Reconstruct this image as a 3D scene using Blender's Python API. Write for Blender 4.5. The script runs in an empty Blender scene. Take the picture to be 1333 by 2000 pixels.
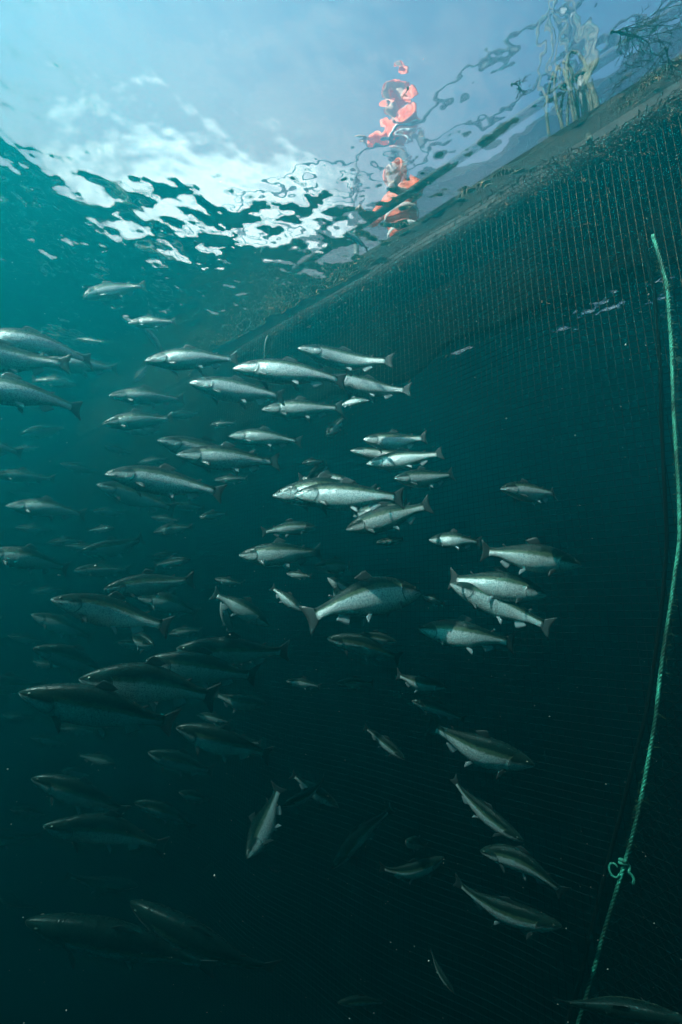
import bpy, bmesh, math, random
import numpy as np
from mathutils import Vector, Matrix
R = math.radians
rnd = random.Random(7)
scene = bpy.context.scene
C = scene.collection

# ------------------------------------------------------------------ camera, sky, sun, exposure
H = 2.6                      # camera depth below the water surface (surface is z = 0)
PITCH = 12.3
FPX = 900.0                  # focal length in photograph pixels (1333 x 2000)
cam_d = bpy.data.cameras.new('camera'); cam = bpy.data.objects.new('camera', cam_d); C.objects.link(cam)
cam_d.sensor_fit = 'VERTICAL'; cam_d.sensor_height = 36; cam_d.sensor_width = 24
cam_d.lens = 36 * FPX / 2000
cam_d.clip_start = 0.02; cam_d.clip_end = 500
cam.location = (0, 0, -H); cam.rotation_euler = (R(90 + PITCH), 0, 0)
scene.camera = cam
CAM = Vector((0, 0, -H))

SUN_EL, SUN_AZ = 52, -118     # azimuth measured clockwise from +Y (view direction)
SKY = 0.05
world = bpy.data.worlds.new('World'); scene.world = world; world.use_nodes = True
nt = world.node_tree; nt.nodes.clear()
wo = nt.nodes.new('ShaderNodeOutputWorld'); bg = nt.nodes.new('ShaderNodeBackground')
sky = nt.nodes.new('ShaderNodeTexSky'); sky.sky_type = 'NISHITA'; sky.sun_disc = False
sky.sun_elevation = R(SUN_EL); sky.sun_rotation = R(SUN_AZ); sky.air_density = 1.0; sky.dust_density = 1.2
bg.inputs[1].default_value = SKY
# thin high overcast with broken bright clouds low in the sky
tc = nt.nodes.new('ShaderNodeTexCoord'); 
nz = nt.nodes.new('ShaderNodeTexNoise'); nz.inputs['Scale'].default_value = 3.0; nz.inputs['Detail'].default_value = 5
nt.links.new(tc.outputs['Generated'], nz.inputs['Vector'])
rp = nt.nodes.new('ShaderNodeValToRGB'); rp.color_ramp.elements[0].position = .42; rp.color_ramp.elements[1].position = .68
nt.links.new(nz.outputs['Fac'], rp.inputs[0])
# a bright bank of cloud: direction-based lobe
dn = nt.nodes.new('ShaderNodeVectorMath'); dn.operation = 'DOT_PRODUCT'
ba, be = R(-17), R(15)
dn.inputs[1].default_value = (math.sin(ba) * math.cos(be), math.cos(ba) * math.cos(be), math.sin(be))
nt.links.new(tc.outputs['Generated'], dn.inputs[0])
mr = nt.nodes.new('ShaderNodeMapRange'); mr.inputs[1].default_value = .70; mr.inputs[2].default_value = .99
mr.interpolation_type = 'SMOOTHSTEP'
nt.links.new(dn.outputs['Value'], mr.inputs[0])
ad = nt.nodes.new('ShaderNodeMath'); ad.operation = 'MULTIPLY_ADD'; ad.inputs[1].default_value = .35
nt.links.new(rp.outputs[0], ad.inputs[0])
cl = nt.nodes.new('ShaderNodeMath'); cl.operation = 'MULTIPLY'; cl.inputs[1].default_value = .75
nt.links.new(mr.outputs[0], cl.inputs[0]); nt.links.new(cl.outputs[0], ad.inputs[2])
mx = nt.nodes.new('ShaderNodeMix'); mx.data_type = 'RGBA'; mx.clamp_factor = True
nt.links.new(ad.outputs[0], mx.inputs[0]); nt.links.new(sky.outputs[0], mx.inputs[6])
mx.inputs[7].default_value = (4.6, 3.9, 4.3, 1)
m3 = nt.nodes.new('ShaderNodeMapRange'); m3.interpolation_type = 'SMOOTHSTEP'; m3.inputs[1].default_value = .93; m3.inputs[2].default_value = .996
nt.links.new(dn.outputs['Value'], m3.inputs[0])
m4 = nt.nodes.new('ShaderNodeMix'); m4.data_type = 'RGBA'; nt.links.new(m3.outputs[0], m4.inputs[0]); nt.links.new(mx.outputs[2], m4.inputs[6]); m4.inputs[7].default_value = (14.5, 14, 13.4, 1)
nt.links.new(m4.outputs[2], bg.inputs[0]); nt.links.new(bg.outputs[0], wo.inputs[0])

sd = bpy.data.lights.new('sun', 'SUN'); sd.energy = 5; sd.angle = R(.5); sd.color = (1, .97, .9)
sun = bpy.data.objects.new('sun', sd); C.objects.link(sun)
sdir = Vector((math.sin(R(SUN_AZ)) * math.cos(R(SUN_EL)), math.cos(R(SUN_AZ)) * math.cos(R(SUN_EL)), math.sin(R(SUN_EL))))
sun.rotation_euler = sdir.to_track_quat('Z', 'Y').to_euler()

vs = scene.view_settings
vs.view_transform = 'Standard'; vs.look = 'None'; vs.exposure = 3.3; vs.gamma = 1; vs.use_curve_mapping = False
cy = scene.cycles
cy.use_denoising = True
cy.caustics_reflective = False; cy.caustics_refractive = False
cy.max_bounces = 10; cy.transparent_max_bounces = 16; cy.volume_bounces = 1; cy.diffuse_bounces = 2
cy.glossy_bounces = 3; cy.transmission_bounces = 6
cy.sample_clamp_indirect = 4

# ------------------------------------------------------------------ helpers
def pix(px, py):
    """unit view direction through a photograph pixel"""
    x, y, f = px - 666.5, 1000 - py, FPX
    p = R(PITCH)
    return Vector((x, f * math.cos(p) - y * math.sin(p), y * math.cos(p) + f * math.sin(p))).normalized()

NW = Vector((.653, .757, 0)); UW = Vector((.757, -.653, 0))   # the pen's net wall: normal and run
D0 = 2.45
def wall(u, d, z): return UW * u + NW * d + Vector((0, 0, z))

def tag(o, label=None, cat=None, group=None, kind=None):
    if label: o['label'] = label
    if cat: o['category'] = cat
    if group: o['group'] = group
    if kind: o['kind'] = kind
    return o

def mesh_obj(name, verts, faces, mat, parent=None, smooth=True, uvs=None):
    me = bpy.data.meshes.new(name)
    me.from_pydata([tuple(v) for v in verts], [], faces)
    if smooth: me.polygons.foreach_set('use_smooth', [True] * len(me.polygons))
    if uvs is not None:
        ul = me.uv_layers.new(name='UVMap')
        idx = np.zeros(len(me.loops), dtype=np.int32); me.loops.foreach_get('vertex_index', idx)
        ul.data.foreach_set('uv', np.asarray(uvs, dtype=np.float32)[idx].ravel())
    if mat: me.materials.append(mat)
    me.update()
    o = bpy.data.objects.new(name, me); C.objects.link(o)
    if parent: o.parent = parent
    return o

def empty(name, loc=(0, 0, 0)):
    o = bpy.data.objects.new(name, None); o.location = loc; o.empty_display_size = .1; C.objects.link(o); return o

def tube_data(path, rad, n=8, closed_ends=True, v0=0, twist=None):
    """tube swept along path; rad is a number or list. returns verts, faces"""
    P = [Vector(p) for p in path]; m = len(P)
    vs_, fs = [], []
    t0 = (P[1] - P[0]).normalized()
    up = Vector((0, 0, 1)) if abs(t0.z) < .9 else Vector((1, 0, 0))
    a = t0.cross(up).normalized()
    for i in range(m):
        t = (P[min(i + 1, m - 1)] - P[max(i - 1, 0)]).normalized()
        a = (a - t * a.dot(t)).normalized(); b = t.cross(a)
        r = rad[i] if hasattr(rad, '__len__') else rad
        for k in range(n):
            q = 2 * math.pi * k / n
            vs_.append(P[i] + (a * math.cos(q) + b * math.sin(q)) * r)
    for i in range(m - 1):
        for k in range(n):
            k2 = (k + 1) % n
            fs.append((v0 + i * n + k, v0 + i * n + k2, v0 + (i + 1) * n + k2, v0 + (i + 1) * n + k))
    if closed_ends:
        fs.append(tuple(v0 + k for k in reversed(range(n)))); fs.append(tuple(v0 + (m - 1) * n + k for k in range(n)))
    return vs_, fs

def catmull(pts, per=8):
    P = [Vector(p) for p in pts]; P = [P[0] * 2 - P[1]] + P + [P[-1] * 2 - P[-2]]
    out = []
    for i in range(1, len(P) - 2):
        for k in range(per):
            t = k / per
            p0, p1, p2, p3 = P[i - 1], P[i], P[i + 1], P[i + 2]
            out.append(.5 * ((2 * p1) + (p2 - p0) * t + (2 * p0 - 5 * p1 + 4 * p2 - p3) * t * t + (3 * p1 - p0 - 3 * p2 + p3) * t ** 3))
    out.append(P[-2]); return out

def rope_data(path, rad, pitch, strands=3, n=6):
    """a laid rope: strands twisted round a path"""
    V, F = [], []
    P = [Vector(p) for p in path]
    # resample
    seg = [0]
    for i in range(1, len(P)): seg.append(seg[-1] + (P[i] - P[i - 1]).length)
    tot = seg[-1]; m = max(8, int(tot / (pitch / 8)))
    Q = []
    j = 0
    for i in range(m + 1):
        s = tot * i / m
        while j < len(seg) - 2 and seg[j + 1] < s: j += 1
        f = (s - seg[j]) / max(1e-6, seg[j + 1] - seg[j]); Q.append(P[j].lerp(P[j + 1], f))
    a = (Q[1] - Q[0]).normalized().cross(Vector((.3, .8, .1))).normalized()
    cs = [[] for _ in range(strands)]
    for i in range(m + 1):
        t = (Q[min(i + 1, m)] - Q[max(i - 1, 0)]).normalized()
        a = (a - t * a.dot(t)).normalized(); b = t.cross(a)
        for k in range(strands):
            q = 2 * math.pi * (k / strands + (tot * i / m) / pitch)
            cs[k].append(Q[i] + (a * math.cos(q) + b * math.sin(q)) * rad * .52)
    for k in range(strands):
        v, f = tube_data(cs[k], rad * .56, n, True, len(V)); V += v; F += f
    return V, F

# material helpers
def new_mat(name):
    m = bpy.data.materials.new(name); m.use_nodes = True
    t = m.node_tree; t.nodes.clear()
    o = t.nodes.new('ShaderNodeOutputMaterial')
    return m, t, o
def N(t, typ, **kw):
    n = t.nodes.new(typ)
    for k, v in kw.items():
        if k in n.inputs: n.inputs[k].default_value = v
        else: setattr(n, k, v)
    return n
def math_n(t, op, a, b=None, c=None, clamp=False):
    n = t.nodes.new('ShaderNodeMath'); n.operation = op; n.use_clamp = clamp
    for i, x in enumerate((a, b, c)):
        if x is None: continue
        if hasattr(x, 'is_linked') or hasattr(x, 'links'): t.links.new(x, n.inputs[i])
        else: n.inputs[i].default_value = x
    return n.outputs[0]
def mixc(t, f, a, b):
    n = t.nodes.new('ShaderNodeMix'); n.data_type = 'RGBA'; n.clamp_factor = True
    for i, x in ((0, f), (6, a), (7, b)):
        if hasattr(x, 'links'): t.links.new(x, n.inputs[i])
        else: n.inputs[i].default_value = x if i == 0 else (*x, 1) if len(x) == 3 else x
    return n.outputs[2]
def smooth(t, x, a, b):
    n = t.nodes.new('ShaderNodeMapRange'); n.interpolation_type = 'SMOOTHSTEP'
    t.links.new(x, n.inputs[0]); n.inputs[1].default_value = a; n.inputs[2].default_value = b
    return n.outputs[0]
def simple(name, col, rough=.6, metal=0, noise=0, scale=20, col2=None, bump=0, spec=.5):
    m, t, o = new_mat(name)
    p = N(t, 'ShaderNodeBsdfPrincipled', Roughness=rough, Metallic=metal)
    p.inputs['Specular IOR Level'].default_value = spec
    p.inputs['Base Color'].default_value = (*col, 1)
    if col2 or bump:
        g = N(t, 'ShaderNodeTexCoord'); nn = N(t, 'ShaderNodeTexNoise', Scale=scale, Detail=6)
        t.links.new(g.outputs['Object'], nn.inputs['Vector'])
        if col2:
            t.links.new(mixc(t, smooth(t, nn.outputs['Fac'], .35, .65), col, col2), p.inputs['Base Color'])
        if bump:
            b = N(t, 'ShaderNodeBump', Strength=.6, Distance=bump); t.links.new(nn.outputs['Fac'], b.inputs['Height'])
            t.links.new(b.outputs[0], p.inputs['Normal'])
    t.links.new(p.outputs[0], o.inputs[0]); return m

# ------------------------------------------------------------------ water: surface, body of water (haze), sea bed
def water_material():
    m, t, o = new_mat('water_surface')
    g = N(t, 'ShaderNodeTexCoord')
    n1 = N(t, 'ShaderNodeTexNoise', Scale=6.2, Detail=1.6, Roughness=.4)
    n2 = N(t, 'ShaderNodeTexNoise', Scale=14.0, Detail=1, Roughness=.4)
    for n in (n1, n2): t.links.new(g.outputs['Object'], n.inputs['Vector'])
    h = math_n(t, 'ADD', math_n(t, 'MULTIPLY', n1.outputs['Fac'], .022), math_n(t, 'MULTIPLY', n2.outputs['Fac'], .002))
    b = N(t, 'ShaderNodeBump', Strength=1.0, Distance=1.0); t.links.new(h, b.inputs['Height'])
    fr = N(t, 'ShaderNodeFresnel', IOR=1.333); t.links.new(b.outputs[0], fr.inputs['Normal'])
    tr = N(t, 'ShaderNodeBsdfTransparent')
    gl = N(t, 'ShaderNodeBsdfGlossy', Roughness=.0); t.links.new(b.outputs[0], gl.inputs['Normal'])
    m1 = N(t, 'ShaderNodeMixShader'); t.links.new(fr.outputs[0], m1.inputs[0]); t.links.new(tr.outputs[0], m1.inputs[1]); t.links.new(gl.outputs[0], m1.inputs[2])
    gs = N(t, 'ShaderNodeBsdfGlass', Roughness=0.0, IOR=1.333); t.links.new(b.outputs[0], gs.inputs['Normal'])
    m2 = N(t, 'ShaderNodeMixShader'); m2.inputs[0].default_value = .5
    t.links.new(m1.outputs[0], m2.inputs[1]); t.links.new(gs.outputs[0], m2.inputs[2])
    t.links.new(m2.outputs[0], o.inputs[0]); return m

def build_water():
    n = 561
    q = np.linspace(-1, 1, n); c = np.sinh(q * 3.2) / np.sinh(3.2) * 70
    X, Y = np.meshgrid(c, c + 3)
    Z = np.zeros_like(X); rs = np.random.RandomState(5)
    for k in range(26):
        wl = .28 * 1.13 ** k * (1 + .1 * rs.rand()); an = R(60) + rs.randn() * .75
        amp = .0042 * wl ** .95 if wl < 1.6 else .0042 * 1.6 ** .95 * .9
        Z += amp * np.sin(2 * np.pi / wl * (X * np.cos(an) + Y * np.sin(an)) + rs.rand() * 6.28)
    dist = np.sqrt(X ** 2 + (Y - 3) ** 2); Z *= np.exp(-(dist / 22) ** 2)
    co = np.stack([X, Y, Z], -1).reshape(-1, 3).astype(np.float32)
    i = np.arange(n * n).reshape(n, n)
    f = np.stack([i[:-1, :-1], i[:-1, 1:], i[1:, 1:], i[1:, :-1]], -1).reshape(-1, 4).astype(np.int32)
    me = bpy.data.meshes.new('water_surface')
    me.vertices.add(len(co)); me.vertices.foreach_set('co', co.ravel())
    me.loops.add(f.size); me.loops.foreach_set('vertex_index', f.ravel())
    me.polygons.add(len(f)); me.polygons.foreach_set('loop_start', np.arange(len(f), dtype=np.int32) * 4)
    me.update(calc_edges=True); me.polygons.foreach_set('use_smooth', [True] * len(f))
    me.materials.append(water_material())
    o = bpy.data.objects.new('water_surface', me); C.objects.link(o)
    tag(o, kind='structure')
build_water()

def build_seabed():
    n = 60; c = np.linspace(-72, 72, n); V = []; F = []
    for y in c:
        for x in c: V.append((x, y, -14 + .5 * math.sin(x * .13) * math.cos(y * .11)))
    for j in range(n - 1):
        for i in range(n - 1): F.append((j * n + i, j * n + i + 1, (j + 1) * n + i + 1, (j + 1) * n + i))
    o = mesh_obj('seabed', V, F, simple('seabed_mud', (.05, .055, .045), .9, col2=(.02, .03, .025), scale=2, bump=.05)); tag(o, kind='structure')
build_seabed()

DENS = .445
def build_haze():
    m, t, o = new_mat('sea_water_volume')
    v = N(t, 'ShaderNodeVolumePrincipled'); v.inputs['Density'].default_value = DENS
    v.inputs['Color'].default_value = (.002, .150, .168, 1); v.inputs['Absorption Color'].default_value = (0, .04, .04, 1); v.inputs['Anisotropy'].default_value = .76
    t.links.new(v.outputs[0], o.inputs['Volume'])
    x, z0, z1 = 75, -16, -.07
    V = [(-x, -x, z0), (x, -x, z0), (x, x, z0), (-x, x, z0), (-x, -x, z1), (x, -x, z1), (x, x, z1), (-x, x, z1)]
    F = [(3, 2, 1, 0), (4, 5, 6, 7), (0, 1, 5, 4), (1, 2, 6, 5), (2, 3, 7, 6), (3, 0, 4, 7)]
    ob = mesh_obj('haze', V, F, m, smooth=False); tag(ob, 'teal sea water dimming everything with distance', kind='stuff')
build_haze()

# ------------------------------------------------------------------ salmon
def fish_material():
    m, t, o = new_mat('salmon_skin')
    uv = N(t, 'ShaderNodeUVMap'); sx = N(t, 'ShaderNodeSeparateXYZ'); t.links.new(uv.outputs[0], sx.inputs[0])
    s, v = sx.outputs[0], sx.outputs[1]
    oi = N(t, 'ShaderNodeObjectInfo'); rand = oi.outputs['Random']
    mp = N(t, 'ShaderNodeCombineXYZ'); t.links.new(math_n(t, 'ADD', math_n(t, 'MULTIPLY', s, 4.2), math_n(t, 'MULTIPLY', rand, 37)), mp.inputs[0]); t.links.new(v, mp.inputs[1])
    nn = N(t, 'ShaderNodeTexNoise', Scale=6, Detail=4); t.links.new(mp.outputs[0], nn.inputs['Vector'])
    wob = math_n(t, 'MULTIPLY_ADD', nn.outputs['Fac'], .12, -.06)
    vv = math_n(t, 'ADD', v, wob)
    # v: 0 belly ... 1 back
    silver = (.93, .96, .95); belly = (.82, .82, .78); back = (.008, .021, .018)
    c = mixc(t, smooth(t, vv, .12, .35), belly, silver)
    c = mixc(t, smooth(t, vv, .55, .68), c, (.12, .20, .17))
    c = mixc(t, smooth(t, vv, .64, .80), c, back)
    c = mixc(t, math_n(t, 'MULTIPLY', math_n(t, 'MULTIPLY', smooth(t, vv, .58, .66), smooth(t, vv, .80, .70)), .5), c, (.10, .14, .04))
    # pale lateral line
    ll = math_n(t, 'ABSOLUTE', math_n(t, 'SUBTRACT', v, .56)); ll = smooth(t, ll, .012, .0)
    c = mixc(t, math_n(t, 'MULTIPLY', ll, .35), c, (.25, .32, .3))
    # worn, blotchy silver
    nb = N(t, 'ShaderNodeTexNoise', Scale=17, Detail=3, Roughness=.65); t.links.new(mp.outputs[0], nb.inputs['Vector'])
    c = mixc(t, math_n(t, 'MULTIPLY', math_n(t, 'MULTIPLY', smooth(t, nb.outputs['Fac'], .56, .38), smooth(t, vv, .62, .5)), .5), c, (.20, .27, .28))
    # black spots on the back
    vo = N(t, 'ShaderNodeTexVoronoi', Scale=14); t.links.new(mp.outputs[0], vo.inputs['Vector']); vo.inputs['Randomness'].default_value = 1
    sp = smooth(t, vo.outputs['Distance'], .30, .20)
    sp = math_n(t, 'MULTIPLY', sp, smooth(t, vv, .44, .56)); 
    w = N(t, 'ShaderNodeTexWhiteNoise'); t.links.new(vo.outputs['Position'], w.inputs['Vector'])
    sp = math_n(t, 'MULTIPLY', sp, math_n(t, 'GREATER_THAN', w.outputs['Value'], .42))
    c = mixc(t, sp, c, (.003, .005, .005))
    # head: darker olive top, gill-cover edge, mouth line
    gy = math_n(t, 'SUBTRACT', v, .47)
    gs = math_n(t, 'SUBTRACT', .222, math_n(t, 'MULTIPLY', math_n(t, 'MULTIPLY', gy, gy), .32))
    gd = math_n(t, 'SUBTRACT', s, gs)
    inb = math_n(t, 'MULTIPLY', smooth(t, v, .12, .2), smooth(t, v, .82, .72))
    gl = math_n(t, 'MULTIPLY', smooth(t, math_n(t, 'ABSOLUTE', gd), .0055, .001), inb)
    head = smooth(t, gd, .0, -.01)
    c = mixc(t, math_n(t, 'MULTIPLY', head, smooth(t, vv, .42, .62)), c, (.015, .03, .025))
    pre = math_n(t, 'MULTIPLY', smooth(t, math_n(t, 'ABSOLUTE', math_n(t, 'ADD', gd, .055)), .004, .001), math_n(t, 'MULTIPLY', inb, .5))
    dark = math_n(t, 'MAXIMUM', gl, pre)
    my = math_n(t, 'SUBTRACT', v, math_n(t, 'MULTIPLY_ADD', s, -1.6, .44))
    ml = math_n(t, 'MULTIPLY', smooth(t, math_n(t, 'ABSOLUTE', my), .035, .01), smooth(t, s, .1, .09))
    dark = math_n(t, 'MAXIMUM', dark, ml)
    c = mixc(t, math_n(t, 'MULTIPLY', dark, .92), c, (.02, .022, .02))
    p = N(t, 'ShaderNodeBsdfPrincipled')
    t.links.new(c, p.inputs['Base Color'])
    met = math_n(t, 'MULTIPLY', math_n(t, 'SUBTRACT', 1, smooth(t, vv, .58, .75)), .32)
    met = math_n(t, 'MULTIPLY', met, math_n(t, 'SUBTRACT', 1, sp))
    t.links.new(met, p.inputs['Metallic'])
    sl = math_n(t, 'MULTIPLY', math_n(t, 'MULTIPLY_ADD', smooth(t, vv, .6, .8), -.32, .5), math_n(t, 'MULTIPLY_ADD', sp, -.8, 1))
    t.links.new(sl, p.inputs['Specular IOR Level'])
    # scales: each facet tilts a little and has its own gloss
    ms = N(t, 'ShaderNodeCombineXYZ'); t.links.new(math_n(t, 'MULTIPLY', s, 4.2), ms.inputs[0]); t.links.new(v, ms.inputs[1])
    vc = N(t, 'ShaderNodeTexVoronoi', Scale=42); t.links.new(ms.outputs[0], vc.inputs['Vector'])
    w2 = N(t, 'ShaderNodeTexWhiteNoise'); t.links.new(vc.outputs['Position'], w2.inputs['Vector'])
    t.links.new(math_n(t, 'MULTIPLY_ADD', w2.outputs['Value'], .18, .2), p.inputs['Roughness'])
    hh = math_n(t, 'ADD', math_n(t, 'MULTIPLY', vc.outputs['Distance'], math_n(t, 'MULTIPLY', smooth(t, gd, 0, .01), .8)), math_n(t, 'MULTIPLY', dark, -1.6))
    hh = math_n(t, 'ADD', hh, math_n(t, 'MULTIPLY', nn.outputs['Fac'], 1.8))
    b = N(t, 'ShaderNodeBump', Strength=.5, Distance=.003); t.links.new(hh, b.inputs['Height']); t.links.new(b.outputs[0], p.inputs['Normal'])
    t.links.new(p.outputs[0], o.inputs[0]); return m

def fin_material(name, c1, c2, alpha):
    m, t, o = new_mat(name)
    uv = N(t, 'ShaderNodeUVMap'); w = N(t, 'ShaderNodeTexWave', Scale=7, Distortion=.6); w.bands_direction = 'X'
    t.links.new(uv.outputs[0], w.inputs['Vector'])
    p = N(t, 'ShaderNodeBsdfPrincipled', Roughness=.45); t.links.new(mixc(t, w.outputs['Fac'], c1, c2), p.inputs['Base Color'])
    tl = N(t, 'ShaderNodeBsdfTranslucent'); tl.inputs[0].default_value = (*c2, 1)
    a = N(t, 'ShaderNodeMixShader'); a.inputs[0].default_value = .3; t.links.new(p.outputs[0], a.inputs[1]); t.links.new(tl.outputs[0], a.inputs[2])
    tr = N(t, 'ShaderNodeBsdfTransparent'); b = N(t, 'ShaderNodeMixShader'); b.inputs[0].default_value = alpha
    t.links.new(tr.outputs[0], b.inputs[1]); t.links.new(a.outputs[0], b.inputs[2]); t.links.new(b.outputs[0], o.inputs[0])
    return m
SKIN = fish_material()
FIN_D = fin_material('dark_fin', (.035, .045, .045), (.09, .11, .11), .88)
FIN_L = fin_material('pale_fin', (.35, .42, .44), (.62, .68, .7), .9)
EYE = simple('fish_eye', (.01, .012, .012), .08)
IRIS = simple('fish_iris', (.45, .45, .36), .25, .6)

ST = [0, .012, .035, .07, .12, .17, .23, .3, .4, .5, .6, .7, .78, .84, .88, .905]
TOP = [.004, .015, .031, .050, .071, .088, .104, .116, .125, .119, .101, .075, .053, .043, .041, .043]
BOT = [.006, .019, .034, .052, .073, .091, .108, .121, .130, .125, .103, .071, .048, .040, .038, .041]
WID = [.003, .014, .023, .033, .045, .053, .060, .065, .068, .063, .052, .034, .024, .016, .011, .004]
def prof(s, tab):
    return float(np.interp(s, ST, tab))
def smoothprof(s, tab):
    return sum(prof(min(max(s + d, 0), .905), tab) for d in (-.012, -.006, 0, .006, .012)) / 5 if s > .03 else prof(s, tab)

def bender(lat, ver, sw):
    n = 200; pts = [(0., 0., 0.)]; fr = []
    for i in range(n + 1):
        s = i / n
        q = max(0, (s - .25) / .75)
        th = lat * q ** 1.3 + sw * math.sin(2 * math.pi * s) * .5; ph = ver * (s if ver < 0 else s)
        fr.append((th, ph))
        x, y, z = pts[-1]
        pts.append((x + math.cos(th) * math.cos(ph) / n, y + math.sin(th) / n, z + math.sin(ph) / n))
    tip = Vector(pts[n]); L = tip.length; X = tip / L
    Z = (Vector((0, 0, 1)) - X * X.z).normalized(); Y = Z.cross(X)
    def f(p):
        s = p[0]; si = min(max(s, 0), 1) * n; i = min(int(si), n - 1); w = si - i
        a, b = Vector(pts[i]), Vector(pts[i + 1]); c = a.lerp(b, w)
        if s > 1: c = c + (b - a) * n * (s - 1)
        if s < 0: c = c + Vector((s, 0, 0))
        th, ph = fr[i]
        t = Vector((math.cos(th) * math.cos(ph), math.sin(th), math.sin(ph))).normalized()
        sd_ = Vector((-math.sin(th), math.cos(th), 0)); up = t.cross(sd_).normalized()
        q = c + sd_ * p[1] + up * p[2]
        return Vector((q.dot(X), q.dot(Y), q.dot(Z))) / L
    return f

def fin_mesh(root_line, tip_line, thick, nu=7, side=None):
    """fin between a root polyline and a tip polyline (same count), given thickness that tapers to the rim"""
    V, UVs = [], []
    k = len(root_line); nv = 5
    side = side or Vector((0, 1, 0))
    for sgn in (1, -1):
        for j in range(nv):
            f = j / (nv - 1)
            for i in range(k):
                p = Vector(root_line[i]).lerp(Vector(tip_line[i]), f)
                th = thick * (1 - .8 * f) * (.35 + .65 * math.sin(math.pi * min(1, max(0, (i + .5) / k))))
                V.append(p + side * th * sgn); UVs.append((i / (k - 1), f))
    F = []; off = nv * k
    for j in range(nv - 1):
        for i in range(k - 1):
            a = j * k + i; F.append((a, a + 1, a + k + 1, a + k)); F.append((off + a, off + a + k, off + a + k + 1, off + a + 1))
    rim = [(j * k) for j in range(nv)] + [(nv - 1) * k + i for i in range(1, k)] + [j * k + k - 1 for j in range(nv - 2, -1, -1)] + [i for i in range(k - 2, 0, -1)]
    for q in range(len(rim)):
        a, b = rim[q], rim[(q + 1) % len(rim)]; F.append((a, b, off + b, off + a))
    return V, F, UVs

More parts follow.
